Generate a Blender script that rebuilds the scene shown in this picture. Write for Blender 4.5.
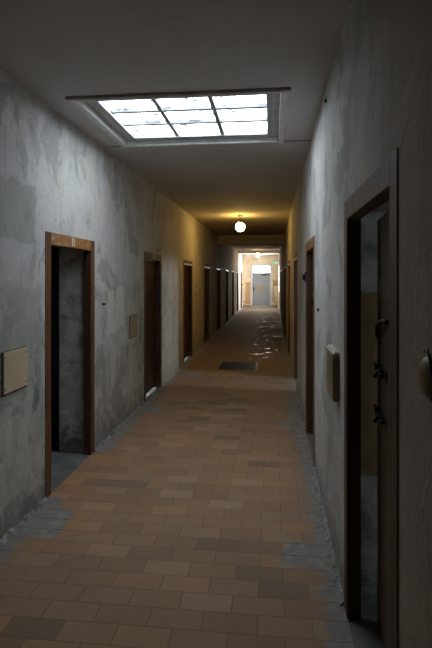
import bpy, bmesh, math, random
from mathutils import Vector, Matrix
random.seed(7)
for o in list(bpy.data.objects): bpy.data.objects.remove(o)
SC = bpy.context.scene
COL = SC.collection

# ------------------------------------------------------------------ camera, world, exposure
H = 1.65                      # eye height
XL, XR = -1.68, 0.365         # wall faces of the corridor
ZC = H + 1.305                # ceiling
YB, YE = -3.5, 28.75          # back and end walls
YAW = math.atan(56 / 500)
cam_d = bpy.data.cameras.new('camera'); cam = bpy.data.objects.new('camera', cam_d); COL.objects.link(cam)
cam.location = (0, 0, H); cam.rotation_euler = (math.pi / 2, 0, YAW)
cam_d.sensor_fit = 'VERTICAL'; cam_d.sensor_height = 36; cam_d.sensor_width = 24
cam_d.lens = 500 / 648 * 36; cam_d.shift_y = -46 / 648; cam_d.clip_end = 200
SC.camera = cam
world = bpy.data.worlds.new('world'); SC.world = world; world.use_nodes = True
world.node_tree.nodes['Background'].inputs[0].default_value = (0.55, 0.68, 0.9, 1)
world.node_tree.nodes['Background'].inputs[1].default_value = 0.6
vs = SC.view_settings
vs.view_transform = 'Standard'; vs.look = 'None'; vs.gamma = 1; vs.use_curve_mapping = False
vs.exposure = 0.33
SKY_L = 7.6            # radiance of the skylight glazing
LAMP_L = 48.0          # radiance of the near globe lamp
LAMP2_L = 22.0         # radiance of the far globe lamp
TRANSOM_L = 9.0
ADDED_WINDOW_L = 17.0
CELL_L = {'L2': 150.0, 'L3': 120.0, 'RA': 10.0, 'RC': 72.0}
SC.cycles.diffuse_bounces = 8; SC.cycles.max_bounces = 12

# ------------------------------------------------------------------ node helpers
class NT:
    def __init__(s, name):
        s.m = bpy.data.materials.new(name); s.m.use_nodes = True
        s.t = s.m.node_tree; s.b = s.t.nodes['Principled BSDF']
        s.tc = s.t.nodes.new('ShaderNodeTexCoord')
        s.pos = s.tc.outputs['Object']
        s._sep = None
    def n(s, typ, **kw):
        n = s.t.nodes.new(typ)
        for k, v in kw.items():
            setattr(n, k, v)
        return n
    def put(s, sock, v):
        if isinstance(v, bpy.types.NodeSocket): s.t.links.new(v, sock)
        elif isinstance(v, (tuple, list)) and len(v) == 3 and sock.type == 'RGBA': sock.default_value = (*v, 1)
        else: sock.default_value = v
    def xyz(s):
        if not s._sep:
            s._sep = s.n('ShaderNodeSeparateXYZ'); s.put(s._sep.inputs[0], s.pos)
        return s._sep.outputs[0], s._sep.outputs[1], s._sep.outputs[2]
    def math(s, op, a, b=0.0, c=0.0, clamp=False):
        n = s.n('ShaderNodeMath', operation=op, use_clamp=clamp)
        s.put(n.inputs[0], a); s.put(n.inputs[1], b); s.put(n.inputs[2], c)
        return n.outputs[0]
    def scaled(s, v, sc, loc=(0, 0, 0)):
        n = s.n('ShaderNodeMapping'); s.put(n.inputs['Vector'], v)
        n.inputs['Scale'].default_value = sc; n.inputs['Location'].default_value = loc
        return n.outputs[0]
    def noise(s, scale, detail=4, rough=0.55, vec=None, dist=0.0):
        n = s.n('ShaderNodeTexNoise'); s.put(n.inputs['Vector'], vec or s.pos)
        n.inputs['Scale'].default_value = scale; n.inputs['Detail'].default_value = detail
        n.inputs['Roughness'].default_value = rough; n.inputs['Distortion'].default_value = dist
        return n.outputs['Fac']
    def step(s, v, a, b):      # smooth 0..1 from a to b
        n = s.n('ShaderNodeMapRange', interpolation_type='SMOOTHSTEP')
        lo, hi = (a, b) if a < b else (b, a)
        s.put(n.inputs[0], v); s.put(n.inputs[1], lo); s.put(n.inputs[2], hi)
        s.put(n.inputs[3], 0.0 if a < b else 1.0); s.put(n.inputs[4], 1.0 if a < b else 0.0)
        return n.outputs[0]
    def mix(s, f, a, b, mode='MIX'):
        n = s.n('ShaderNodeMix', data_type='RGBA', blend_type=mode)
        s.put(n.inputs['Factor'], f); s.put(n.inputs[6], a); s.put(n.inputs[7], b)
        return n.outputs[2]
    def ramp(s, f, stops):
        n = s.n('ShaderNodeValToRGB'); s.put(n.inputs[0], f)
        e = n.color_ramp.elements
        while len(e) < len(stops): e.new(0.5)
        for i, (p, c) in enumerate(stops):
            e[i].position = p; e[i].color = (*c, 1)
        return n.outputs[0]
    def rect(s, u, v, u0, u1, v0, v1, wob, soft=0.02):   # mask of a ragged rectangle
        cu, cv, hu, hv = (u0 + u1) / 2, (v0 + v1) / 2, (u1 - u0) / 2, (v1 - v0) / 2
        du = s.math('SUBTRACT', s.math('ABSOLUTE', s.math('SUBTRACT', u, cu)), hu)
        dv = s.math('SUBTRACT', s.math('ABSOLUTE', s.math('SUBTRACT', v, cv)), hv)
        d = s.math('ADD', s.math('MAXIMUM', du, dv), wob)
        return s.step(d, soft, -soft)
    def bump(s, h, strength, dist=0.01):
        n = s.n('ShaderNodeBump'); s.put(n.inputs['Height'], h)
        n.inputs['Strength'].default_value = strength; n.inputs['Distance'].default_value = dist
        s.put(s.b.inputs['Normal'], n.outputs[0])
    def out(s, col, rough=0.85, metal=0.0, spec=None):
        s.put(s.b.inputs['Base Color'], col); s.put(s.b.inputs['Roughness'], rough)
        s.put(s.b.inputs['Metallic'], metal)
        if spec is not None: s.b.inputs['Specular IOR Level'].default_value = spec
        return s.m

def plain(name, col, rough=0.6, metal=0.0, var=0.25, scale=12.0, bump=0.15, spec=None):
    t = NT(name)
    f = t.noise(scale, 5, 0.6)
    lo = tuple(c * (1 - var) for c in col); hi = tuple(min(1, c * (1 + var)) for c in col)
    t.bump(t.noise(scale * 5, 3), bump, 0.003)
    return t.out(t.ramp(f, [(0.3, lo), (0.7, hi)]), rough, metal, spec)

GLY0, GLH = 3.62 - 4.12, 0.34     # first pane edge and pane height, from the skylight's centre
def emitter(name, col, L, dirt=False):
    t = NT(name)
    e = t.n('ShaderNodeEmission')
    if dirt:
        f = t.noise(9, 6, 0.7); g = t.noise(40, 3, 0.6)
        m = t.math('MULTIPLY', t.step(f, 0.62, 0.5), t.step(g, 0.66, 0.58))
        x, y, z = t.xyz()      # silt lying on the glass along the cross bars and sash
        d = t.math('ABSOLUTE', t.math('SUBTRACT', t.math('FRACT', t.math('DIVIDE', t.math('SUBTRACT', y, GLY0), GLH)), 0.5))
        d = t.math('ADD', d, t.math('MULTIPLY', t.math('SUBTRACT', t.noise(15, 5, 0.7), 0.5), 0.09))
        m = t.math('MULTIPLY', m, t.step(d, 0.455, 0.425))
        t.put(e.inputs[1], t.math('MULTIPLY', t.math('ADD', t.math('MULTIPLY', m, 0.935), 0.065), L))
    else:
        e.inputs[1].default_value = L
    e.inputs[0].default_value = (*col, 1)
    t.put(t.t.nodes['Material Output'].inputs[0], e.outputs[0])
    return t.m

# ------------------------------------------------------------------ materials
def wall_material(name, side):
    t = NT(name); x, y, z = t.xyz()
    big = t.noise(1.1, 5, 0.6, dist=0.4); mid = t.noise(3.2, 6, 0.65, dist=0.6); fine = t.noise(22, 5, 0.7)
    streak = t.noise(1.0, 5, 0.6, vec=t.scaled(t.pos, (9, 9, 0.9)))
    up = t.ramp(big, [(0.35, (0.52, 0.52, 0.515)), (0.65, (0.68, 0.68, 0.675))])
    up = t.mix(t.math('MULTIPLY', t.step(streak, 0.52, 0.68), 0.5), up, (0.34, 0.335, 0.315))
    # lower zone: bare green grey coat showing through
    low = t.ramp(mid, [(0.36, (0.36, 0.38, 0.345)), (0.52, (0.52, 0.525, 0.49)), (0.68, (0.68, 0.675, 0.635))])
    zz = t.math('ADD', z, t.math('MULTIPLY', t.math('SUBTRACT', mid, 0.5), 0.5))
    lowm = t.math('MULTIPLY', t.step(zz, 1.62, 1.50), 0.85 if side == 'left' else 0.45)
    col = t.mix(lowm, up, low)
    blot = t.noise(6.5, 7, 0.7, dist=1.2)
    col = t.mix(t.math('MULTIPLY', t.math('MULTIPLY', t.step(blot, 0.53, 0.57), t.step(zz, 1.75, 1.4)), 0.5), col, (0.66, 0.66, 0.61))
    blot2 = t.noise(5.0, 8, 0.75, vec=t.scaled(t.pos, (1, 1, 0.8), (4, 9, 1)), dist=0.8)
    col = t.mix(t.math('MULTIPLY', t.step(blot2, 0.56, 0.62), 0.4), col, (0.33, 0.345, 0.33))
    # repaired plaster patches, ragged
    p = t.noise(2.0, 6, 0.6, vec=t.scaled(t.pos, (1, 1, 0.7), (3, 5, 2)), dist=0.8)
    col = t.mix(t.math('MULTIPLY', t.step(p, 0.545, 0.56), 0.65), col, (0.68, 0.67, 0.62))
    q = t.noise(1.6, 7, 0.62, vec=t.scaled(t.pos, (1, 1, 1), (11, 2, 7)), dist=0.5)
    col = t.mix(t.math('MULTIPLY', t.step(q, 0.55, 0.58), 0.55), col, (0.30, 0.305, 0.285))
    wob = t.math('MULTIPLY', t.math('SUBTRACT', t.noise(7, 5, 0.65), 0.5), 0.22)
    if side == 'left':
        for (a, b, c, d_, cc, k) in ((4.98, 5.2, 1.06, 1.52, (0.78, 0.77, 0.71), .8), (5.25, 5.55, 1.10, 1.56, (0.78, 0.77, 0.71), .8),
                                 (3.39, 3.45, 0.72, 1.14, (0.17, 0.20, 0.24), .8), (5.70, 6.2, 0.86, 1.38, (0.62, 0.60, 0.54), .5),
                                 (2.9, 3.4, 1.9, 2.3, (0.30, 0.305, 0.28), .55), (2.6, 3.5, 0.85, 1.6, (0.34, 0.38, 0.34), .5)):
            col = t.mix(t.math('MULTIPLY', t.rect(y, z, a, b, c, d_, wob), k), col, cc)
    else:
        for (a, b, c, d_, cc, k) in ((1.22, 1.34, 0.35, 0.62, (0.16, 0.12, 0.07), .6), (3.2, 3.45, 0.9, 1.25, (0.22, 0.24, 0.25), .5),
                                 (1.0, 1.3, 1.7, 2.3, (0.28, 0.25, 0.21), .5)):
            col = t.mix(t.math('MULTIPLY', t.rect(y, z, a, b, c, d_, wob), k), col, cc)
        col = t.mix(t.math('MULTIPLY', t.step(y, 2.7, 1.2), 0.8), col, (0.40, 0.33, 0.25))
    # grime close to the floor
    g = t.math('ADD', z, t.math('MULTIPLY', t.math('SUBTRACT', t.noise(9, 6, 0.75), 0.5), 1.1))
    col = t.mix(t.math('MULTIPLY', t.step(g, 0.30, 0.02), 0.55), col, (0.16, 0.155, 0.145))
    # ochre tint further along, the lamps' warm light painted into the wall
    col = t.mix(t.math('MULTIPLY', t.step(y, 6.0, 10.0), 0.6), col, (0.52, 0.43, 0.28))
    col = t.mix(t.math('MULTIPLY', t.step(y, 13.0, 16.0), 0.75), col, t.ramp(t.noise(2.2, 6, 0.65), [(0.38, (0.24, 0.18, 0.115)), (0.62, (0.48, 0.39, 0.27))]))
    col = t.mix(t.step(y, 25.3, 25.4), col, (0.76, 0.72, 0.66))
    col = t.mix(t.math('MULTIPLY', t.step(fine, 0.45, 0.75), 0.25), col, (0.30, 0.295, 0.28))
    h = t.math('ADD', t.math('MULTIPLY', mid, 0.9), t.math('MULTIPLY', fine, 0.25))
    h = t.math('ADD', h, t.math('MULTIPLY', t.step(p, 0.585, 0.60), 0.12))
    t.bump(h, 0.55, 0.03)
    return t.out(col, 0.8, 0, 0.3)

def ceiling_material():
    t = NT('ceiling_plaster'); x, y, z = t.xyz()
    big = t.noise(0.9, 6, 0.6, dist=0.5); f = t.noise(14, 5, 0.65)
    col = t.ramp(big, [(0.3, (0.56, 0.55, 0.53)), (0.7, (0.68, 0.67, 0.65))])
    col = t.mix(t.math('MULTIPLY', t.step(f, 0.62, 0.75), 0.35), col, (0.36, 0.34, 0.31))
    col = t.mix(t.math('MULTIPLY', t.step(y, 6.0, 9.0), 0.7), col, (0.50, 0.41, 0.26))  # warm lamplight painted into the ceiling, from past the skylight to the far beam
    col = t.mix(t.step(y, 24.8, 24.9), col, (0.66, 0.65, 0.62))
    t.bump(t.math('ADD', f, big), 0.35, 0.02)
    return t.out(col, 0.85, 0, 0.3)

def floor_material():
    t = NT('floor_tiles'); x, y, z = t.xyz()
    br = t.n('ShaderNodeTexBrick', offset=0.5, offset_frequency=2)
    jit = t.math('MULTIPLY', t.math('SUBTRACT', t.noise(6, 2), 0.5), 0.006)
    cv = t.n('ShaderNodeCombineXYZ'); t.put(cv.inputs[0], t.math('ADD', x, jit)); t.put(cv.inputs[1], t.math('ADD', y, jit)); cv.inputs[2].default_value = 0
    t.put(br.inputs['Vector'], t.scaled(cv.outputs[0], (1, 1, 1), (0.07, 0.03, 0)))
    br.inputs['Scale'].default_value = 1; br.inputs['Brick Width'].default_value = 0.262; br.inputs['Row Height'].default_value = 0.138
    br.inputs['Mortar Size'].default_value = 0.0026; br.inputs['Mortar Smooth'].default_value = 0.3; br.inputs['Bias'].default_value = 0
    br.inputs['Color1'].default_value = (0, 0, 0, 1); br.inputs['Color2'].default_value = (1, 1, 1, 1); br.inputs['Mortar'].default_value = (0.5, 0.5, 0.5, 1)
    tint = br.outputs['Color']; mort = br.outputs['Fac']
    col = t.ramp(tint, [(0.0, (0.26, 0.18, 0.125)), (0.07, (0.28, 0.19, 0.125)), (0.13, (0.35, 0.215, 0.13)), (0.42, (0.41, 0.245, 0.14)), (0.62, (0.39, 0.25, 0.155)),
                        (0.8, (0.45, 0.265, 0.14)), (0.95, (0.45, 0.30, 0.19))])
    wear = t.noise(1.3, 6, 0.6, dist=0.3)
    # trodden dull track down the middle, brighter orange by the walls
    track = t.math('ABSOLUTE', t.math('SUBTRACT', x, -0.55))
    edge = t.math('MULTIPLY', t.step(t.math('ADD', track, t.math('MULTIPLY', wear, 0.5)), 0.85, 1.25), 0.45)
    col = t.mix(edge, col, t.mix(0.5, col, (0.48, 0.20, 0.065)))
    col = t.mix(t.math('MULTIPLY', t.step(wear, 0.45, 0.7), 0.35), col, (0.22, 0.15, 0.10))
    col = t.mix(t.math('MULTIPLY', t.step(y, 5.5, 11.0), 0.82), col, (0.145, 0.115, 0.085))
    col = t.mix(t.math('MULTIPLY', mort, 0.7), col, (0.11, 0.085, 0.065))
    # cement skim along the walls and in broken places
    nz = t.noise(7, 6, 0.7); wobn = t.math('MULTIPLY', t.math('SUBTRACT', nz, 0.5), 0.35)
    dl = t.math('ADD', t.math('SUBTRACT', x, XL), wobn); dr = t.math('ADD', t.math('SUBTRACT', XR, x), wobn)
    gap1 = t.math('MULTIPLY', t.step(y, 3.60, 3.66), t.step(y, 4.56, 4.50))
    dl = t.math('ADD', dl, gap1)
    m = t.math('MAXIMUM', t.step(dl, 0.135, 0.105), t.step(dr, 0.115, 0.085))
    wob = t.math('MULTIPLY', t.math('SUBTRACT', t.noise(5, 4, 0.6), 0.5), 0.14)
    for (a, b, c, d_) in ((XL - .1, -1.38, 3.03, 3.42), (0.06, XR + .1, 2.88, 3.18), (XL - .1, -1.38, 6.0, 6.3), (0.07, XR + .1, 5.66, 5.86), (0.20, XR + .1, 5.2, 7.2), (-1.5, -1.2, 8.3, 8.7)):
        m = t.math('MAXIMUM', m, t.rect(x, y, a, b, c, d_, wob, 0.012))
    cem = t.ramp(t.noise(12, 6, 0.7), [(0.3, (0.17, 0.165, 0.16)), (0.55, (0.30, 0.292, 0.28)), (0.75, (0.48, 0.465, 0.45))])
    grv = t.step(t.math('ABSOLUTE', t.math('SUBTRACT', t.math('FRACT', t.math('DIVIDE', t.math('ADD', y, 0.03 + 0.069), 0.138)), 0.5)), 0.034, 0.012)
    cem = t.mix(t.math('MULTIPLY', grv, 0.85), cem, (0.035, 0.035, 0.035))
    col = t.mix(m, col, cem)
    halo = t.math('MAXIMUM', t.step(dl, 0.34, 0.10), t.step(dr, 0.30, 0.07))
    mort = t.math('MULTIPLY', mort, t.math('SUBTRACT', 1.0, m))
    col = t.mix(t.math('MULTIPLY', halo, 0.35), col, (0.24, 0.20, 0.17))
    # small chips
    ch = t.noise(4.5, 2, 0.5, vec=t.scaled(t.pos, (1, 1, 1), (5.2, 8.8, 0)))
    col = t.mix(t.step(ch, 0.775, 0.785), col, (0.05, 0.035, 0.025))
    # damp places with a shine further down
    wet = t.step(t.noise(2.6, 4, 0.6, vec=t.scaled(t.pos, (1.6, 2.6, 1))), 0.575, 0.62)
    wet = t.math('MULTIPLY', wet, t.math('MULTIPLY', t.step(y, 8.5, 11.0), t.step(x, -1.1, -0.3)))
    wet = t.math('MULTIPLY', wet, t.step(t.noise(1.1, 3, 0.5, vec=t.scaled(t.pos, (1, 1, 1), (2.3, 7.1, 0))), 0.43, 0.52))
    rg = t.math('SUBTRACT', t.math('ADD', 0.62, t.math('MULTIPLY', nz, 0.25)), t.math('MULTIPLY', wet, 0.50))
    h = t.math('ADD', t.math('MULTIPLY', t.math('SUBTRACT', 1.0, mort), 0.5), t.math('MULTIPLY', t.noise(3.0, 5), 0.5))
    h = t.math('ADD', h, t.math('MULTIPLY', t.math('MULTIPLY', tint, 0.25), 1.0))
    t.bump(h, 0.4, 0.006)
    return t.out(col, rg, 0, 0.45)

def wood(name, a, b, c, rough=0.45, worn=0.0, wc=(0.5, 0.42, 0.3)):
    t = NT(name); 
    oi = t.n('ShaderNodeObjectInfo')
    g = t.noise(1, 6, 0.6, vec=t.scaled(t.pos, (30, 30, 1.6)), dist=1.0)
    k = t.noise(5, 5, 0.65)
    col = t.ramp(g, [(0.3, a), (0.5, b), (0.72, c)])
    col = t.mix(t.math('MULTIPLY', t.step(k, 0.45, 0.7), 0.4), col, a)
    if worn:
        w = t.noise(16, 6, 0.75)
        col = t.mix(t.math('MULTIPLY', t.step(w, 0.54, 0.62), worn), col, wc)
    t.bump(g, 0.25, 0.004)
    return t.out(col, rough, 0, 0.45)

def cement(name, lo, hi):
    t = NT(name); f = t.noise(4, 7, 0.68, dist=0.3)
    t.bump(t.noise(18, 5), 0.3, 0.01)
    return t.out(t.ramp(f, [(0.3, lo), (0.7, hi)]), 0.75, 0, 0.35)

def reveal_material():
    t = NT('cell_plaster'); x, y, z = t.xyz()
    f = t.noise(6, 7, 0.68, dist=0.4)
    col = t.ramp(f, [(0.36, (0.30, 0.30, 0.275)), (0.5, (0.58, 0.575, 0.54)), (0.66, (0.76, 0.75, 0.71))])
    wob = t.math('MULTIPLY', t.math('SUBTRACT', t.noise(8, 4), 0.5), 0.05)
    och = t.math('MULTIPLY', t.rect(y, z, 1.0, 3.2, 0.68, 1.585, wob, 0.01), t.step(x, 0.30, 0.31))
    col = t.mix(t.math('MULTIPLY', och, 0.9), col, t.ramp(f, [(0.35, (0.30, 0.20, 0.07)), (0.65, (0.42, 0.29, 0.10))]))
    g = t.math('ADD', z, t.math('MULTIPLY', t.math('SUBTRACT', t.noise(11, 6, 0.75), 0.5), 1.0))
    col = t.mix(t.math('MULTIPLY', t.step(g, 0.35, 0.05), 0.7), col, (0.10, 0.10, 0.09))
    t.bump(f, 0.6, 0.02)
    return t.out(col, 0.8, 0, 0.3)

def end_wall_material():
    t = NT('end_wall_paint'); x, y, z = t.xyz()
    f = t.noise(2.5, 6, 0.65)
    col = t.ramp(f, [(0.35, (0.62, 0.51, 0.36)), (0.65, (0.76, 0.66, 0.50))])
    wob = t.math('MULTIPLY', t.math('SUBTRACT', t.noise(4, 5, 0.6), 0.5), 0.12)
    for (a, b, c, d_, cc, k) in ((-1.52, -1.24, 0.15, 1.42, (0.46, 0.27, 0.12), .9), (0.04, XR, 1.22, 1.52, (0.44, 0.27, 0.13), .85),
                                 (0.03, 0.12, 0.35, 1.15, (0.27, 0.22, 0.15), .6), (-1.9, 1.0, -0.1, 0.10, (0.30, 0.22, 0.14), .7)):
        col = t.mix(t.math('MULTIPLY', t.rect(x, z, a, b, c, d_, wob), k), col, cc)
    t.bump(f, 0.4, 0.02)
    return t.out(col, 0.7)

M = {}
M['wall_l'] = wall_material('plaster_left', 'left')
M['wall_r'] = wall_material('plaster_right', 'right')
M['ceil'] = ceiling_material()
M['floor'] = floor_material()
M['cell'] = reveal_material()
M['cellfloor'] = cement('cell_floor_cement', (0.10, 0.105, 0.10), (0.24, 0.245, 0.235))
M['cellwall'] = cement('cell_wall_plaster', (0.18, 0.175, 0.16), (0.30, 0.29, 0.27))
M['beam'] = cement('beam_plaster', (0.48, 0.43, 0.35), (0.64, 0.59, 0.50))
M['end'] = end_wall_material()
M['frame_or'] = wood('worn_orange_frame', (0.09, 0.036, 0.016), (0.155, 0.064, 0.027), (0.23, 0.10, 0.042), 0.6)
M['frame_head'] = wood('worn_header', (0.22, 0.085, 0.028), (0.34, 0.15, 0.05), (0.40, 0.20, 0.08), 0.5, 0.75, (0.52, 0.44, 0.36))
M['frame_br'] = wood('brown_frame', (0.075, 0.042, 0.027), (0.12, 0.066, 0.042), (0.17, 0.095, 0.06), 0.62)
M['frame_rb'] = wood('reddish_frame', (0.15, 0.062, 0.032), (0.22, 0.095, 0.05), (0.28, 0.13, 0.07), 0.6)
M['frame_dk'] = wood('dark_jamb_wood', (0.05, 0.026, 0.017), (0.08, 0.042, 0.026), (0.11, 0.06, 0.037), 0.45)
M['leaf'] = wood('dark_door_wood', (0.045, 0.018, 0.010), (0.075, 0.029, 0.016), (0.10, 0.04, 0.022), 0.4)
M['leaf_b'] = wood('brown_door_wood', (0.065, 0.040, 0.026), (0.10, 0.062, 0.040), (0.13, 0.08, 0.052), 0.45)
M['iron'] = plain('black_iron', (0.022, 0.022, 0.024), 0.45, 0.6, 0.3)
M['steel'] = plain('dull_steel', (0.12, 0.125, 0.135), 0.4, 0.8, 0.25)
M['pale'] = plain('pale_header_glint', (0.62, 0.58, 0.52), 0.35, 0, 0.1)
M['enamel'] = plain('white_enamel', (0.72, 0.70, 0.64), 0.3, 0, 0.06)
M['digit'] = plain('number_paint', (0.12, 0.11, 0.10), 0.5, 0, 0.05)
M['white'] = plain('white_sash_paint', (0.78, 0.79, 0.78), 0.45, 0, 0.12)
M['greyboard'] = plain('grey_sash_board', (0.64, 0.64, 0.62), 0.6, 0, 0.15, 7)
M['zinc'] = plain('weathered_zinc_bar', (0.30, 0.32, 0.33), 0.6, 0, 0.15)
M['bar'] = plain('glazing_bar_paint', (0.50, 0.53, 0.55), 0.4, 0.1, 0.15)
M['timber'] = plain('dark_batten', (0.34, 0.28, 0.24), 0.7, 0, 0.3, 8)
M['crack'] = plain('dark_joint', (0.06, 0.055, 0.05), 0.9, 0, 0.3)
M['beige'] = plain('beige_panel_paint', (0.70, 0.59, 0.40), 0.5, 0, 0.07, 6, 0.05)
M['beige2'] = plain('tan_panel_paint', (0.42, 0.33, 0.23), 0.5, 0, 0.07, 6, 0.05)
M['olive'] = plain('olive_box_paint', (0.27, 0.20, 0.095), 0.5, 0, 0.1, 6, 0.05)
M['chip'] = plain('rusty_chipped_edge', (0.11, 0.085, 0.075), 0.8, 0, 0.5, 20)
M['green_door'] = None
M['hatch'] = plain('hatch_iron', (0.045, 0.04, 0.036), 0.45, 0.3, 0.3, 10)
M['hatchrim'] = plain('hatch_rim_steel', (0.20, 0.19, 0.17), 0.4, 0.4, 0.2)
M['brass'] = plain('lamp_cap_brass', (0.20, 0.15, 0.09), 0.4, 0.6, 0.2)
M['ochre'] = plain('yellowed_plastic', (0.26, 0.17, 0.07), 0.4, 0, 0.2)
M['greenex'] = emitter('exit_sign_green', (0.12, 0.85, 0.45), 0.75)
M['exwhite'] = emitter('exit_sign_white', (0.75, 1.0, 0.85), 1.0)
M['red'] = plain('red_plastic', (0.55, 0.05, 0.03), 0.4, 0, 0.1)
M['sky'] = emitter('skylight_glass', (0.84, 0.925, 1.0), SKY_L, True)
M['transom'] = emitter('daylit_transom_glass', (0.95, 0.97, 1.0), TRANSOM_L)
M['addedwin'] = emitter('added_window_glass', (1.0, 0.96, 0.90), ADDED_WINDOW_L)
M['globe'] = emitter('lit_globe', (1.0, 0.66, 0.20), LAMP_L)
M['globe2'] = emitter('lit_globe_far', (1.0, 0.72, 0.36), LAMP2_L)

# ------------------------------------------------------------------ mesh helpers
def box(bm, x0, x1, y0, y1, z0, z1, mi=0, mat=None):
    if x0 > x1: x0, x1 = x1, x0
    if y0 > y1: y0, y1 = y1, y0
    vs_ = [bm.verts.new((x, y, z)) for x in (x0, x1) for y in (y0, y1) for z in (z0, z1)]
    if mat is not None:
        for v in vs_: v.co = mat @ v.co
    for f in ((0, 1, 3, 2), (4, 6, 7, 5), (0, 4, 5, 1), (2, 3, 7, 6), (0, 2, 6, 4), (1, 5, 7, 3)):
        fc = bm.faces.new([vs_[i] for i in f]); fc.material_index = mi
    return vs_

def tube(bm, pts, r, seg=10, mi=0):
    pts = [Vector(p) for p in pts]; rings = []
    for i, p in enumerate(pts):
        d = (pts[min(i + 1, len(pts) - 1)] - pts[max(i - 1, 0)]).normalized()
        a = Vector((0, 0, 1)) if abs(d.z) < 0.9 else Vector((1, 0, 0))
        u = d.cross(a).normalized(); w = d.cross(u).normalized()
        rr = r[i] if isinstance(r, (list, tuple)) else r
        rings.append([bm.verts.new(p + u * rr * math.cos(2 * math.pi * k / seg) + w * rr * math.sin(2 * math.pi * k / seg)) for k in range(seg)])
    for a, b in zip(rings, rings[1:]):
        for k in range(seg):
            f = bm.faces.new((a[k], a[(k + 1) % seg], b[(k + 1) % seg], b[k])); f.smooth = True; f.material_index = mi
    for rg in (rings[0], rings[-1]):
        f = bm.faces.new(rg); f.material_index = mi

def lathe(bm, prof, c=(0, 0, 0), seg=24, axis='Z', smooth=True):
    rings = []
    for r, h in prof:
        ring = []
        for k in range(seg):
            a = 2 * math.pi * k / seg
            p = (r * math.cos(a), r * math.sin(a), h) if axis == 'Z' else (h, r * math.cos(a), r * math.sin(a))
            ring.append(bm.verts.new(Vector(p) + Vector(c)))
        rings.append(ring)
    for a, b in zip(rings, rings[1:]):
        for k in range(seg):
            f = bm.faces.new((a[k], a[(k + 1) % seg], b[(k + 1) % seg], b[k])); f.smooth = smooth
    bm.faces.new(rings[0]); bm.faces.new(rings[-1])

def obj(name, bm, mats, parent=None, bevel=0.0, loc=None):
    bmesh.ops.recalc_face_normals(bm, faces=bm.faces)
    me = bpy.data.meshes.new(name); bm.to_mesh(me); bm.free()
    for m in (mats if isinstance(mats, (list, tuple)) else [mats]): me.materials.append(m)
    o = bpy.data.objects.new(name, me); COL.objects.link(o)
    if parent: o.parent = parent
    if loc: o.location = loc
    if bevel:
        b = o.modifiers.new('bevel', 'BEVEL'); b.width = bevel; b.segments = 2; b.limit_method = 'ANGLE'
    return o

def props(o, label=None, cat=None, kind=None, group=None):
    if label: o['label'] = label
    if cat: o['category'] = cat
    if kind: o['kind'] = kind
    if group: o['group'] = group
    return o

def empty(name, loc):
    o = bpy.data.objects.new(name, None); COL.objects.link(o); o.location = loc; o.empty_display_size = 0.1
    return o

NB = bmesh.new
W = 0.32                      # wall thickness
TO = 0.06                     # lining inset

# ------------------------------------------------------------------ doors: (outer y0, y1, header top)
PITCH = 2.915
left_doors = [(3.56 + PITCH * k, (4.595 if k == 0 else 4.64) + PITCH * k, 2.00) for k in range(9)]
left_doors[1] = (6.45, 7.50, 2.00)
right_doors = [(1.50, 2.57, 2.03), (4.38, 5.47, 2.02), (7.30, 8.38, 2.02), (10.2, 11.27, 2.02), (13.1, 14.2, 2.02), (16.0, 17.1, 2.02), (18.95, 20.0, 2.02), (21.9, 22.95, 2.02)]
added_window = (26.0, 27.3, 0.9, 2.3)

# ------------------------------------------------------------------ structure
def wall(name, xw, s, holes, mat, reveal_mat, label):
    """wall slab with openings; holes = (y0, y1, z0, z1)"""
    bm = NB(); x0, x1 = xw, xw + s * W
    y = YB
    for (a, b, z0, z1) in holes:
        box(bm, x0, x1, y, a, -0.05, ZC + 0.05)
        box(bm, x0, x1, a, b, z1, ZC + 0.05)
        if z0 > 0: box(bm, x0, x1, a, b, -0.05, z0)
        y = b
    box(bm, x0, x1, y, YE + 0.3, -0.05, ZC + 0.05)
    bmesh.ops.recalc_face_normals(bm, faces=bm.faces)
    for f in bm.faces:
        if abs(f.normal.x) > 0.9 and abs(f.calc_center_median().x - xw) < 0.001: f.material_index = 0
        else: f.material_index = 1
    o = obj(name, bm, [mat, reveal_mat]); props(o, label, 'wall', 'structure'); return o

holesL = [(a + TO, b - TO, 0, t - TO) for (a, b, t) in left_doors]
holesR = [(a + TO, b - TO, 0, t - TO) for (a, b, t) in right_doors] + [(added_window[0], added_window[1], added_window[2], added_window[3])]
wall('wall_left', XL, -1, holesL, M['wall_l'], M['cell'], 'long mottled grey green plaster wall with nine doorways, left of corridor')
wall('wall_right', XR, 1, holesR, M['wall_r'], M['cell'], 'long streaked grey plaster wall with the meter box, right of corridor')

bm = NB(); box(bm, XL, XR, YB, YE + 0.2, -0.12, 0)
props(obj('floor', bm, M['floor']), 'worn orange clay tile floor with grey cement repairs', 'floor', 'structure')
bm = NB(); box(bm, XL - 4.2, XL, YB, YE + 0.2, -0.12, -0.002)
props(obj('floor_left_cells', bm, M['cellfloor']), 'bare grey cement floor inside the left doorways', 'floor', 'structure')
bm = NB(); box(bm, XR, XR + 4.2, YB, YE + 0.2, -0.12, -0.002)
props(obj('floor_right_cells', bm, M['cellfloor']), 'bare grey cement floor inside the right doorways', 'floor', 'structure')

# ceiling with the skylight opening
SX0, SX1, SY0, SY1 = -1.42, 0.07, 3.48, 4.76
bm = NB()
box(bm, XL - 4.2, SX0, YB, YE + 0.2, ZC, ZC + 0.2); box(bm, SX1, XR + 4.2, YB, YE + 0.2, ZC, ZC + 0.2)
box(bm, SX0, SX1, YB, SY0, ZC, ZC + 0.2); box(bm, SX0, SX1, SY1, YE + 0.2, ZC, ZC + 0.2)
props(obj('ceiling', bm, M['ceil']), 'flat grey stained plaster ceiling around the skylight', 'ceiling', 'structure')

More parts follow.
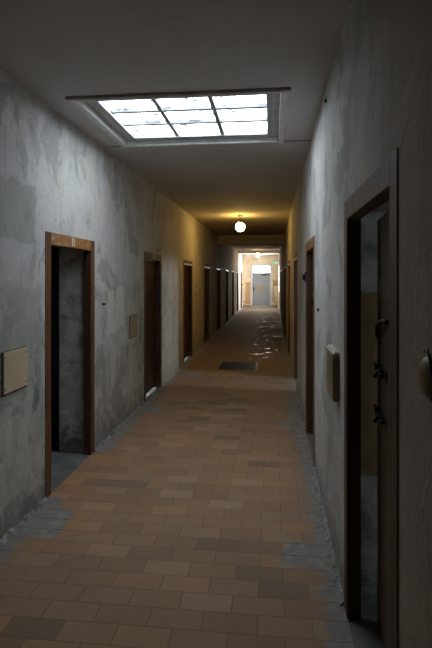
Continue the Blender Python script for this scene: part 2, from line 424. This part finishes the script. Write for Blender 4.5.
bm = NB(); box(bm, XL - 0.05, XR + 0.05, 15.3, 15.9, H + 1.03, ZC + 0.02); box(bm, XL - 0.05, XR + 0.05, 15.2, 15.3, H + 1.17, ZC + 0.02)
props(obj('beam', bm, M['beam'], bevel=0.01), 'deep stepped plaster beam crossing the ceiling behind near globe lamp', 'beam', 'structure')
bm = NB(); box(bm, XL - 0.05, XR + 0.05, 24.7, 25.0, H + 1.24, ZC + 0.02)
props(obj('beam', bm, M['beam'], bevel=0.01), 'shallow ceiling beam beyond the far globe lamp', 'beam', 'structure')

# end and back walls, outer cell walls with their partitions
bm = NB(); DX0, DX1, DZ = -1.20, -0.04, 2.42
box(bm, XL - 0.1, DX0, YE, YE + 0.3, -0.05, ZC + 0.1); box(bm, DX1, XR + 0.1, YE, YE + 0.3, -0.05, ZC + 0.1); box(bm, DX0, DX1, YE, YE + 0.3, DZ, ZC + 0.1)
props(obj('wall_end', bm, M['end']), 'cream end wall with tan patches around the grey door', 'wall', 'structure')
bm = NB(); box(bm, XL - 4.2, XR + 4.2, YB - 0.2, YB, -0.12, ZC + 0.2)
props(obj('wall_back', bm, M['cellwall']), 'plain plaster wall behind the viewer', 'wall', 'structure')
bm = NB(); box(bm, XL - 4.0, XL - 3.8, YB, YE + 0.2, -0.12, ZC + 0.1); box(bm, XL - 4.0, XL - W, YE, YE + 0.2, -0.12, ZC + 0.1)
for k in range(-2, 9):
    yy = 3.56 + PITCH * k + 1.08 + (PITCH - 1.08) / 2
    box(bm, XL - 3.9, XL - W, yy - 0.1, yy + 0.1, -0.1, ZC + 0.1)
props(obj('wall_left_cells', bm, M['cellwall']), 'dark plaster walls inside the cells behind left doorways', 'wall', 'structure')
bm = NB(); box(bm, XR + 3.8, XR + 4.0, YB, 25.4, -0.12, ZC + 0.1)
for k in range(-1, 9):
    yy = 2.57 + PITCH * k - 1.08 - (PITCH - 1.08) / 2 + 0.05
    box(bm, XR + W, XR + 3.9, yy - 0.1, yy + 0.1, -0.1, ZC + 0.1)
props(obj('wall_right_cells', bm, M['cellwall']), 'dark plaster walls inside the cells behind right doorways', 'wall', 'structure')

# small base cove of broken render along both walls
def cove(name, xw, s, doors, lab):
    bm = NB(); segs = []; y = YB
    for (a, b, t) in doors: segs.append((y, a)); y = b
    segs.append((y, YE))
    for (a, b) in segs:
        n = max(2, int((b - a) / (0.05 if b < 12 else 0.25))); prev = None
        for i in range(n + 1):
            yy = a + (b - a) * i / n
            r1 = 0.008 + random.random() * 0.022; r2 = 0.012 + random.random() * 0.035
            cur = [bm.verts.new((xw + s * 0.01, yy, -0.01)), bm.verts.new((xw + s * 0.01, yy, r2)), bm.verts.new((xw - s * r1 * .5, yy, r2 * .45 + random.random() * .01)), bm.verts.new((xw - s * (r1 + .02), yy, -0.01))]
            if prev:
                for q in range(4): bm.faces.new((prev[q], prev[(q + 1) % 4], cur[(q + 1) % 4], cur[q]))
            else: bm.faces.new(cur)
            prev = cur
        bm.faces.new(prev)
    props(obj(name, bm, M['cove']), lab, 'baseboard', 'structure')
t = NT('crumbled_render'); f = t.noise(14, 6, 0.75)
t.bump(t.noise(40, 5, 0.7), 0.8, 0.02)
M['cove'] = t.out(t.ramp(f, [(0.32, (0.06, 0.058, 0.055)), (0.5, (0.32, 0.315, 0.30)), (0.7, (0.58, 0.57, 0.55))]), 0.9)
cove('baseboard_left', XL, -1, left_doors, 'ragged crumbling cement edge at the foot of left wall')
cove('baseboard_right', XR, 1, right_doors, 'ragged crumbling cement edge at the foot of right wall')

# ------------------------------------------------------------------ skylight (window_1)
sk = empty('window_1', ((SX0 + SX1) / 2, (SY0 + SY1) / 2, ZC))
props(sk, 'bright nine pane skylight in a white recessed ceiling frame', 'skylight', 'structure')
ox, oy, oz = sk.location
def sbox(bm, x0, x1, y0, y1, z0, z1, mi=0): box(bm, x0 - ox, x1 - ox, y0 - oy, y1 - oy, z0, z1, mi)
GX0, GX1, GY0, GY1 = -1.31, -0.03, 3.62, 4.64
bm = NB()     # outer white moulding around the opening
sbox(bm, SX0 - .04, SX0 + .012, SY0 - .0, SY1 + .04, -0.022, 0.03); sbox(bm, SX1 - .012, SX1 + .04, SY0 - .0, SY1 + .04, -0.022, 0.03)
sbox(bm, SX0 + .012, SX1 - .012, SY1 - .012, SY1 + .04, -0.022, 0.03); sbox(bm, SX0 + .012, SX1 - .012, SY0, SY0 + .02, -0.022, 0.03)
obj('outer_moulding', bm, M['white'], sk, 0.006)
bm = NB()     # recessed flat boards
sbox(bm, SX0, GX0 - .02, SY0, SY1, 0.03, 0.20); sbox(bm, GX1 + .02, SX1, SY0, SY1, 0.03, 0.20)
sbox(bm, GX0 - .02, GX1 + .02, SY0, GY0 - .02, 0.03, 0.20); sbox(bm, GX0 - .02, GX1 + .02, GY1 + .02, SY1, 0.03, 0.20)
obj('recess_board', bm, M['greyboard'], sk, 0.003)
bm = NB()     # sash
sbox(bm, GX0 - .03, GX0 + .012, GY0 - .03, GY1 + .03, 0.018, 0.07); sbox(bm, GX1 - .012, GX1 + .03, GY0 - .03, GY1 + .03, 0.018, 0.07)
sbox(bm, GX0, GX1, GY0 - .03, GY0 + .012, 0.018, 0.07); sbox(bm, GX0, GX1, GY1 - .012, GY1 + .03, 0.018, 0.07)
obj('sash', bm, M['bar'], sk, 0.004)
gw, gl = (GX1 - GX0) / 3, (GY1 - GY0) / 3
for i in (1, 2):
    bm = NB(); sbox(bm, GX0 + gw * i - .017, GX0 + gw * i + .017, GY0, GY1, 0.030, 0.067); obj('glazing_bar', bm, M['bar'], sk, 0.003)
    bm = NB(); sbox(bm, GX0, GX1, GY0 + gl * i - .019, GY0 + gl * i + .019, 0.038, 0.067); obj('glazing_bar', bm, M['zinc'], sk, 0.003)
for i in range(3):
    for j in range(3):
        bm = NB(); sbox(bm, GX0 + gw * i + .004, GX0 + gw * (i + 1) - .004, GY0 + gl * j + .004, GY0 + gl * (j + 1) - .004, 0.066, 0.072)
        obj('glass_pane', bm, M['sky'], sk)
bm = NB(); sbox(bm, SX0 - .06, SX1 + .06, SY0 - .03, SY0 + .002, -0.02, 0.0)
obj('batten', bm, M['timber'], sk, 0.004)
bm = NB(); box(bm, XL + .10, SX0 - .04, 4.80, 4.815, ZC - .004, ZC + .01); box(bm, SX1 + .04, XR, 4.80, 4.815, ZC - .004, ZC + .01)
props(obj('trim_1', bm, M['crack']), 'thin dark joint line in the ceiling either side of skylight', 'ceiling joint', 'structure')

# ------------------------------------------------------------------ doors
def leaf_hardware(panel, X, free, d, s):
    """X(t) -> local x at depth t; free = y at free edge, d = +1 towards hinge"""
    bm = NB(); pts = []
    for i in range(13):
        u = i / 12; pts.append((X(-0.008 - 0.016 * math.sin(math.pi * u)), free + d * (0.05 + 0.32 * u), 1.375 + 0.095 * math.sin(u * math.pi * 0.55)))
    tube(bm, pts, 0.010); obj('handle', bm, M['iron'], panel)
    for zz, ln in ((1.235, 0.30), (1.035, 0.30)):
        bm = NB()
        box(bm, X(-0.006), X(0.002), free + d * 0.03, free + d * (0.03 + ln), zz - .024, zz + .024)
        tube(bm, [(X(-0.014), free + d * -0.01, zz), (X(-0.014), free + d * (ln - .02), zz)], 0.009)
        box(bm, X(-0.024), X(-0.004), free + d * 0.07, free + d * 0.10, zz - .016, zz + .016)
        box(bm, X(-0.024), X(-0.004), free + d * (ln - .08), free + d * (ln - .05), zz - .016, zz + .016)
        tube(bm, [(X(-0.014), free + d * .16, zz), (X(-0.038), free + d * .17, zz - .03)], 0.009)
        obj('sliding_bolt', bm, M['iron'], panel, 0.002)
    bm = NB(); lathe(bm, [(0.004, 0), (0.020, 0), (0.020, 0.006), (0.012, 0.01)], (0, 0, 0), 16, 'X')
    o = obj('keyhole_plate', bm, M['enamel'] if s < 0 else M['steel'], panel); o.location = (X(-0.008), free + d * 0.06, 1.47)

def door(idx, side, y0, y1, zt, label, fmat, hmat, lmat, gap=0.008, ajar=0.0, leaf=True, hardware=True, strip=False, plate=None, tlean=0.064, panels=False, deep=0.10):
    s = -1 if side == 'left' else 1; xw = XL if s < 0 else XR
    yc = (y0 + y1) / 2
    e = empty('door_%d' % idx, (xw, yc, 0)); props(e, label, 'door', 'structure')
    X = lambda t: s * t
    a, b = y0 - yc, y1 - yc; F = 0.095
    bm = NB()
    box(bm, X(-.005), X(0.002), a, a + F, 0, zt); box(bm, X(-.005), X(0.002), b - F, b, 0, zt)
    obj('door_frame', bm, fmat, e, 0.003); bm = NB()
    box(bm, X(0.002), X(deep), a + TO, a + F, 0, zt - F); box(bm, X(0.002), X(deep), b - F, b - TO, 0, zt - F)
    # rebate stop behind the leaf
    if deep > .08: box(bm, X(.112), X(.14), a + TO, a + F + .02, 0, zt - F)
    if deep > .08: box(bm, X(.112), X(.14), b - F - .02, b - TO, 0, zt - F)
    obj('jamb_lining', bm, M['frame_dk'], e, 0.003)
    bm = NB()
    box(bm, X(-.005), X(0.002), a + F, b - F, zt - F, zt); box(bm, X(0.002), X(deep), a + TO, b - TO, zt - F, zt - TO)
    obj('header', bm, hmat, e, 0.003)
    if strip:  # pale strip added to give the glint along the header's lower edge
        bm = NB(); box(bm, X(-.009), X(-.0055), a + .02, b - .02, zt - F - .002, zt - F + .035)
        obj('header_glint_strip', bm, M['pale'], e, 0.002)
    if plate is not None:
        pl = NB(); box(pl, X(-.009), X(-.0055), -0.032, 0.032, zt - .078, zt - .012)
        po = obj('number_plate', pl, M['enamel'], e, 0.002)
        if plate:
            cu = bpy.data.curves.new('digit', 'FONT'); cu.body = plate; cu.size = 0.072; cu.align_x = 'CENTER'; cu.align_y = 'CENTER'; cu.extrude = 0.0008; cu.offset = 0.001
            to = bpy.data.objects.new('digit', cu); COL.objects.link(to); to.parent = po
            cu.materials.append(M['digit'])
            to.location = (X(-.0095), 0, zt - .045)
            to.rotation_euler = (math.pi / 2, 0, math.pi / 2 if s < 0 else -math.pi / 2)
    if leaf:
        # hinge: left doors at the far jamb, right doors at the near jamb
        hy = (b - F - .004) if s < 0 else (a + F + .004); d = -1 if s < 0 else 1      # d: from hinge to free edge
        ln = (b - a) - 2 * F - .008
        hinge = (X(tlean), hy, 0)
        bm = NB(); box(bm, 0, s * .042, 0, d * ln, gap, zt - F - .006)
        if panels:
            for zz in (0.15, 0.95, 1.55): box(bm, -s * .004, 0, d * .03, d * (ln - .03), zz, zz + .10)
            box(bm, -s * .004, 0, d * .0, d * .07, gap, zt - F - .01); box(bm, -s * .004, 0, d * (ln - .07), d * ln, gap, zt - F - .01)
        p = obj('door_panel', bm, lmat, e, 0.004); p.location = hinge
        p.rotation_euler = (0, 0, -d * s * ajar)
        # rotate so the free edge swings into the cell
        bm = NB()
        for zz in (0.3, 1.65): tube(bm, [(-s * .008, 0, zz - .05), (-s * .008, 0, zz + .05)], 0.011); box(bm, -s * .003, 0, 0, d * .25, zz - .02, zz + .02)
        obj('hinge', bm, M['iron'], p, 0.001)
        if hardware: leaf_hardware(p, lambda t: s * t, d * ln, -d, s)
    # cement sill in the doorway
    return e

R = math.radians
door(1, 'left', *left_doors[0], 'open doorway with worn orange wooden frame and number plate, nearest on left wall', M['frame_or'], M['frame_head'], M['leaf'], plate='5', leaf=False, deep=0.065)
door(2, 'left', *left_doors[1], 'closed dark red brown cell door with iron bolts, second along left wall', M['frame_br'], M['frame_br'], M['leaf'], gap=0.03, plate='')
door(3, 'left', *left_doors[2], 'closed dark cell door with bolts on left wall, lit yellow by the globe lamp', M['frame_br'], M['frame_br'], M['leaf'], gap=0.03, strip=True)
ordw = ['fourth', 'fifth', 'sixth', 'seventh', 'eighth', 'ninth']
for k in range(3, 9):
    door(k + 1, 'left', *left_doors[k], 'narrow looking dark cell door, %s along left wall, pale glint strip added on header' % ordw[k - 3], M['frame_br'], M['frame_br'], M['leaf'] if k < 7 else M['leaf_b'], strip=True, hardware=k < 5)
door(10, 'right', *right_doors[0], 'large brown framed cell door standing ajar, nearest on right wall', M['frame_br'], M['frame_br'], M['leaf_b'], ajar=R(5.0), panels=True, deep=0.062)
door(11, 'right', *right_doors[1], 'reddish framed cell door with dark leaf, second on right wall beyond the box', M['frame_rb'], M['frame_rb'], M['leaf'])
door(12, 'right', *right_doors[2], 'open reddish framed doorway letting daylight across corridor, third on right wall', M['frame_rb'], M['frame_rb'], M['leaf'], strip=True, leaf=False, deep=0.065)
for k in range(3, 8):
    door(k + 10, 'right', *right_doors[k], 'dark far cell door with added pale header glint strip, %s along right wall' % ordw[k - 3], M['frame_rb'] if k == 3 else M['frame_br'], M['frame_br'], M['leaf'], strip=True, hardware=k < 5)
# iron latch keep on the far jamb of the second right door and the first
def keep(y, z, lab, hgt):
    bm = NB(); box(bm, XR - .018, XR - .005, y - .03, y + .03, z - hgt, z + hgt); box(bm, XR - .04, XR - .016, y - .012, y + .012, z - hgt * .55, z + hgt * .55)
    props(obj('latch_keep', bm, M['iron'], None, 0.003), lab, 'latch', group=None)
keep(5.42, 1.66, 'black iron latch keep on jamb of the second right doorway', 0.055)

# ------------------------------------------------------------------ end door (door_18) with transom
ed = empty('door_18', ((DX0 + DX1) / 2, YE, 0)); props(ed, 'grey blue panelled exit door under a bright transom at corridor end', 'door', 'structure')
hw = (DX1 - DX0) / 2
bm = NB()
box(bm, -hw, -hw + .09, -.03, .2, 0, DZ); box(bm, hw - .07, hw, -.03, .2, 0, DZ); box(bm, -hw, hw, -.03, .2, DZ - .09, DZ); box(bm, -hw + .09, hw - .07, -.0, .12, 1.90, 1.96)
obj('door_frame', bm, plain('pale_frame_paint', (0.55, 0.56, 0.60), 0.4, 0, 0.08), ed, 0.006)
t = NT('grey_blue_door_paint'); x_, y_, z_ = t.xyz(); f = t.noise(5, 5)
c = t.ramp(f, [(0.3, (0.22, 0.25, 0.28)), (0.7, (0.28, 0.31, 0.34))])
wb = t.math('MULTIPLY', t.math('SUBTRACT', t.noise(6, 4), 0.5), 0.25)
c = t.mix(t.math('MULTIPLY', t.rect(x_, z_, -0.34, 0.26, 0.90, 1.22, wb, 0.02), 0.85), c, (0.32, 0.24, 0.16))
M['green_door'] = t.out(c, 0.4)
bm = NB(); lw0, lw1 = -hw + .095, hw - .075
box(bm, lw0, lw1, .04, .09, 0.05, 1.895)
for z0, z1 in ((0.05, 0.16), (0.70, 0.80), (1.24, 1.34), (1.78, 1.895)): box(bm, lw0, lw1, .025, .04, z0, z1)
for x0, x1 in ((lw0, lw0 + .12), (lw1 - .12, lw1)): box(bm, x0, x1, .025, .04, 0.05, 1.895)
dp = obj('door_panel', bm, M['green_door'], ed, 0.004)
bm = NB(); box(bm, lw0 + .03, lw0 + .08, .010, .026, 0.88, 1.12); tube(bm, [(lw0 + .055, .012, 1.05), (lw0 + .055, -.04, 1.05), (lw0 + .17, -.04, 1.05)], 0.012); obj('handle', bm, M['iron'], dp, 0.002)
bm = NB(); box(bm, lw1 - .50, lw1 - .22, -.02, .026, 1.80, 1.86); tube(bm, [(lw1 - .30, -.02, 1.87), (lw1 - .05, -.12, 1.885), (lw1 - .25, -.02, 1.94)], 0.010); obj('door_closer', bm, M['iron'], dp, 0.002)
bm = NB(); box(bm, lw0, lw1, .06, .07, 1.96, DZ - .09); obj('transom_pane', bm, M['transom'], ed)
bm = NB(); box(bm, lw0 - .02, lw1 + .02, -.06, .12, 0, 0.045); obj('threshold', bm, M['pale'], ed, 0.004)
bm = NB(); box(bm, lw0, lw1, .10, .11, 0, 1.9)
obj('outer_board', bm, M['cellwall'], ed)

# window added in the right wall, nearly out of sight, to brighten the end
wn = empty('window_2', (XR, (added_window[0] + added_window[1]) / 2, added_window[2])); props(wn, 'added, barely seen daylight window in right wall brightening the far end', 'window', 'structure')
yc = (added_window[0] + added_window[1]) / 2; hy = added_window[1] - yc; hz = added_window[3] - added_window[2]
bm = NB()
box(bm, .10, .15, -hy, -hy + .05, 0, hz); box(bm, .10, .15, hy - .05, hy, 0, hz); box(bm, .10, .15, -hy, hy, 0, .05); box(bm, .10, .15, -hy, hy, hz - .05, hz); box(bm, .11, .14, -.02, .02, 0, hz)
obj('window_frame', bm, M['white'], wn, 0.003)
for q in (-1, 1):
    bm = NB(); box(bm, .122, .128, q * .02, q * (hy - .05), .05, hz - .05); obj('glass_pane', bm, M['addedwin'], wn)

# cell windows (daylight inside the cells)
wi = 3
def cell_window(side, yc, zc, w, h, L, lab):
    global wi
    s = -1 if side == 'left' else 1; x = (XL if s < 0 else XR) + s * 3.8
    e = empty('window_%d' % wi, (x, yc, zc)); wi += 1; props(e, lab, 'window', 'structure')
    bm = NB()
    for (a, b, c_, d_) in ((-w / 2 - .04, -w / 2, -h / 2, h / 2), (w / 2, w / 2 + .04, -h / 2, h / 2), (-w / 2 - .04, w / 2 + .04, -h / 2 - .04, -h / 2), (-w / 2 - .04, w / 2 + .04, h / 2, h / 2 + .04), (-.012, .012, -h / 2, h / 2)):
        box(bm, -s * .04, 0, a, b, c_, d_)
    obj('window_frame', bm, M['white'], e, 0.002)
    bm = NB(); box(bm, -s * .015, -s * .010, -w / 2, w / 2, -h / 2, h / 2)
    obj('glass_pane', bm, emitter('cell_window_glass_%d' % wi, (0.78, 0.89, 1.0), L), e)
cell_window('left', 6.95, 1.9, 0.9, 0.8, CELL_L['L2'], 'small high cell window behind the second left door')
cell_window('left', 9.9, 1.9, 0.9, 0.8, CELL_L['L3'], 'small high cell window behind the third left door')
cell_window('right', 1.5, 1.9, 0.8, 0.7, CELL_L['RA'], 'small high cell window behind the ajar door')
cell_window('right', 7.15, 1.95, 0.45, 0.6, CELL_L['RC'], 'small high cell window behind the third right doorway')

# ------------------------------------------------------------------ things
def globe_lamp(y, gmat, lab):
    x = (XL + XR) / 2
    e = empty('globe_lamp', (x, y, ZC)); props(e, lab, 'ceiling lamp')
    bm = NB(); lathe(bm, [(0.012, -0.045), (0.035, -0.04), (0.048, -0.012), (0.052, 0.0)]); obj('ceiling_rose', bm, M['brass'], e)
    bm = NB(); tube(bm, [(0, 0, -0.03), (0, 0, -0.145)], 0.009); lathe(bm, [(0.02, -0.125), (0.042, -0.135), (0.045, -0.165), (0.04, -0.17)]); obj('stem', bm, M['brass'], e)
    bm = NB(); bmesh.ops.create_uvsphere(bm, u_segments=32, v_segments=20, radius=0.098, matrix=Matrix.Translation((0, 0, -0.245)))
    for f_ in bm.faces: f_.smooth = True
    obj('glass_globe', bm, gmat, e)
globe_lamp(10.38, M['globe'], 'larger looking lit globe ceiling lamp, in front of the deep beam')
globe_lamp(23.2, M['globe2'], 'small looking lit globe ceiling lamp close to the end door')

# left access panels
def wall_panel(y0, y1, z0, z1, mat, lab, screws=True):
    e = empty('access_panel', (XL, (y0 + y1) / 2, z0)); props(e, lab, 'access panel')
    hy = (y1 - y0) / 2; hz = z1 - z0
    bm = NB(); box(bm, 0, .008, -hy, hy, 0, hz); obj('panel_frame', bm, M['chip'], e, 0.002)
    bm = NB(); box(bm, .008, .014, -hy + .012, hy - .004, .012, hz - .004); obj('cover', bm, mat, e, 0.003)
    if screws:
        for yy in (-hy + .03, hy - .03):
            for zz in (.04, hz - .04):
                bm = NB(); lathe(bm, [(0.005, 0.014), (0.004, 0.017)], (0, yy, zz), 10, 'X'); obj('screw', bm, M['iron'], e)
wall_panel(2.95, 3.275, 0.905, 1.185, M['beige'], 'square beige metal access panel on left wall before the open doorway')
wall_panel(5.77, 6.09, 0.93, 1.205, M['beige2'], 'square tan access panel on left wall between first and second doors', False)

# right wall box
e = empty('meter_box', (XR, 2.935, 0.975)); props(e, 'olive brown metal box with pale lid on right wall between first two doors', 'wall box')
bm = NB(); box(bm, -.036, 0, -.155, .155, 0, .255); obj('box_body', bm, M['olive'], e, 0.003)
bm = NB(); box(bm, -.040, 0, -.16, .16, .2555, .263); box(bm, -.028, 0, -.16, .16, .263, .270); obj('lid', bm, M['pale'], e, 0.001)

# yellowed cable boss on the near right wall
e = empty('wall_boss', (XR, 1.20, 1.42)); props(e, 'yellowed oval cable fitting with dark wire on near right wall', 'wall fitting')
bm = NB(); lathe(bm, [(0.050, 0), (0.050, -0.008), (0.036, -0.020), (0.012, -0.024)], (0, 0, 0), 24, 'X'); o = obj('cap', bm, M['ochre'], e)
bm = NB(); tube(bm, [(-.006, .035, .055), (-.010, .0, .066), (-.012, -.035, .045), (-.012, -.052, 0), (-.010, -.04, -.045)], 0.0035); obj('wire', bm, M['iron'], e)

# nail, and dark raised plugs standing in for two holes in the wall
def peg(x, y, z, s, lab, name='nail_or_plug', r=0.012, ln=0.03, mat='iron'):
    bm = NB(); lathe(bm, [(r * .8, 0), (r, s * ln * .6), (r * .7, s * ln)], (0, 0, 0), 12, 'X'); o = obj(name, bm, M[mat], None); o.location = (x, y, z); props(o, lab, 'nail')
peg(XL, 4.83, 1.39, 1, 'dark iron peg in left wall just past the first doorway')
peg(XR, 4.00, 1.40, -1, 'small dark plug standing in for a hole in right wall before the second doorway', r=0.016, ln=.012)
peg(XR, 3.42, 2.84, -1, 'small dark plug standing in for a hole high on right wall under the ceiling', r=0.016, ln=.015)
# electric switches past the third left door
for zz, l2 in ((1.47, 'upper'), (1.30, 'lower')):
    bm = NB(); box(bm, 0, .02, -.03, .03, -.04, .04); o = obj('switch_plate', bm, M['timber'], None, 0.004); o.location = (XL, 10.85, zz)
    props(o, '%s of two small brown switch plates past the third left door' % l2, 'switch')

# floor hatch
e = empty('floor_hatch', (-0.635, 9.36, 0)); props(e, 'dark rectangular iron hatch grate set in the tile floor', 'floor hatch')
bm = NB()
for (a, b, c_, d_) in ((-.36, -.335, -.44, .44), (.335, .36, -.44, .44), (-.335, .335, -.44, -.415), (-.335, .335, .415, .44)): box(bm, a, b, c_, d_, 0, .008)
obj('rim', bm, M['hatchrim'], e, 0.001)
bm = NB(); box(bm, -.334, .334, -.414, .414, 0, .003)
for k in range(22):
    yy = -.40 + k * .0372; box(bm, -.334, .334, yy, yy + .014, .003, .006)
obj('grate', bm, M['hatch'], e)

# exit sign
e = empty('exit_sign', (0.195, YE - .03, 2.45)); props(e, 'small green lit exit sign high on end wall beside the door', 'exit sign')
bm = NB(); box(bm, -.125, .125, 0, .03, 0, .13); obj('housing', bm, M['white'], e, 0.003)
bm = NB(); box(bm, -.118, .118, -.002, 0.0, .007, .123); obj('sign_face', bm, M['greenex'], e)
bm = NB()     # running figure, arrow and doorway pictogram
box(bm, .05, .10, -.004, -.0022, .02, .11)
bmesh.ops.create_uvsphere(bm, u_segments=10, v_segments=6, radius=.011, matrix=Matrix.Translation((-.01, -.003, .098)) @ Matrix.Diagonal((1, .1, 1, 1)))
for a, b in (((-.012, .088), (-.022, .055)), ((-.022, .055), (.0, .04)), ((.0, .04), (-.004, .018)), ((-.022, .055), (-.045, .04)), ((-.014, .082), (.012, .07)), ((-.014, .082), (-.038, .072)), ((-.09, .065), (-.06, .065))):
    tube(bm, [(a[0], -.003, a[1]), (b[0], -.003, b[1])], .0045, 6)
obj('pictogram', bm, M['exwhite'], e)
# alarm button near the far end and sockets on the end wall
bm = NB(); box(bm, 0, .05, -.06, .06, -.06, .06); o = obj('alarm_button', bm, M['red'], None, 0.006); o.location = (XL, 28.2, 1.28); props(o, 'small red alarm button box on left wall at the far end', 'alarm button')
for (xx, zz, l2) in ((-1.58, 0.28, 'left of two sockets low on end wall beside the tan patch'), (-1.36, 0.26, 'socket low on end wall just below the tan patch'), (0.17, 0.28, 'socket low on end wall right of the grey door')):
    bm = NB(); box(bm, -.05, .05, -.03, 0, -.05, .05); tube(bm, [(0, -.03, 0), (0, -.038, 0)], .025, 14); o = obj('wall_socket', bm, M['timber'], None, 0.004); o.location = (xx, YE, zz); props(o, l2, 'socket')
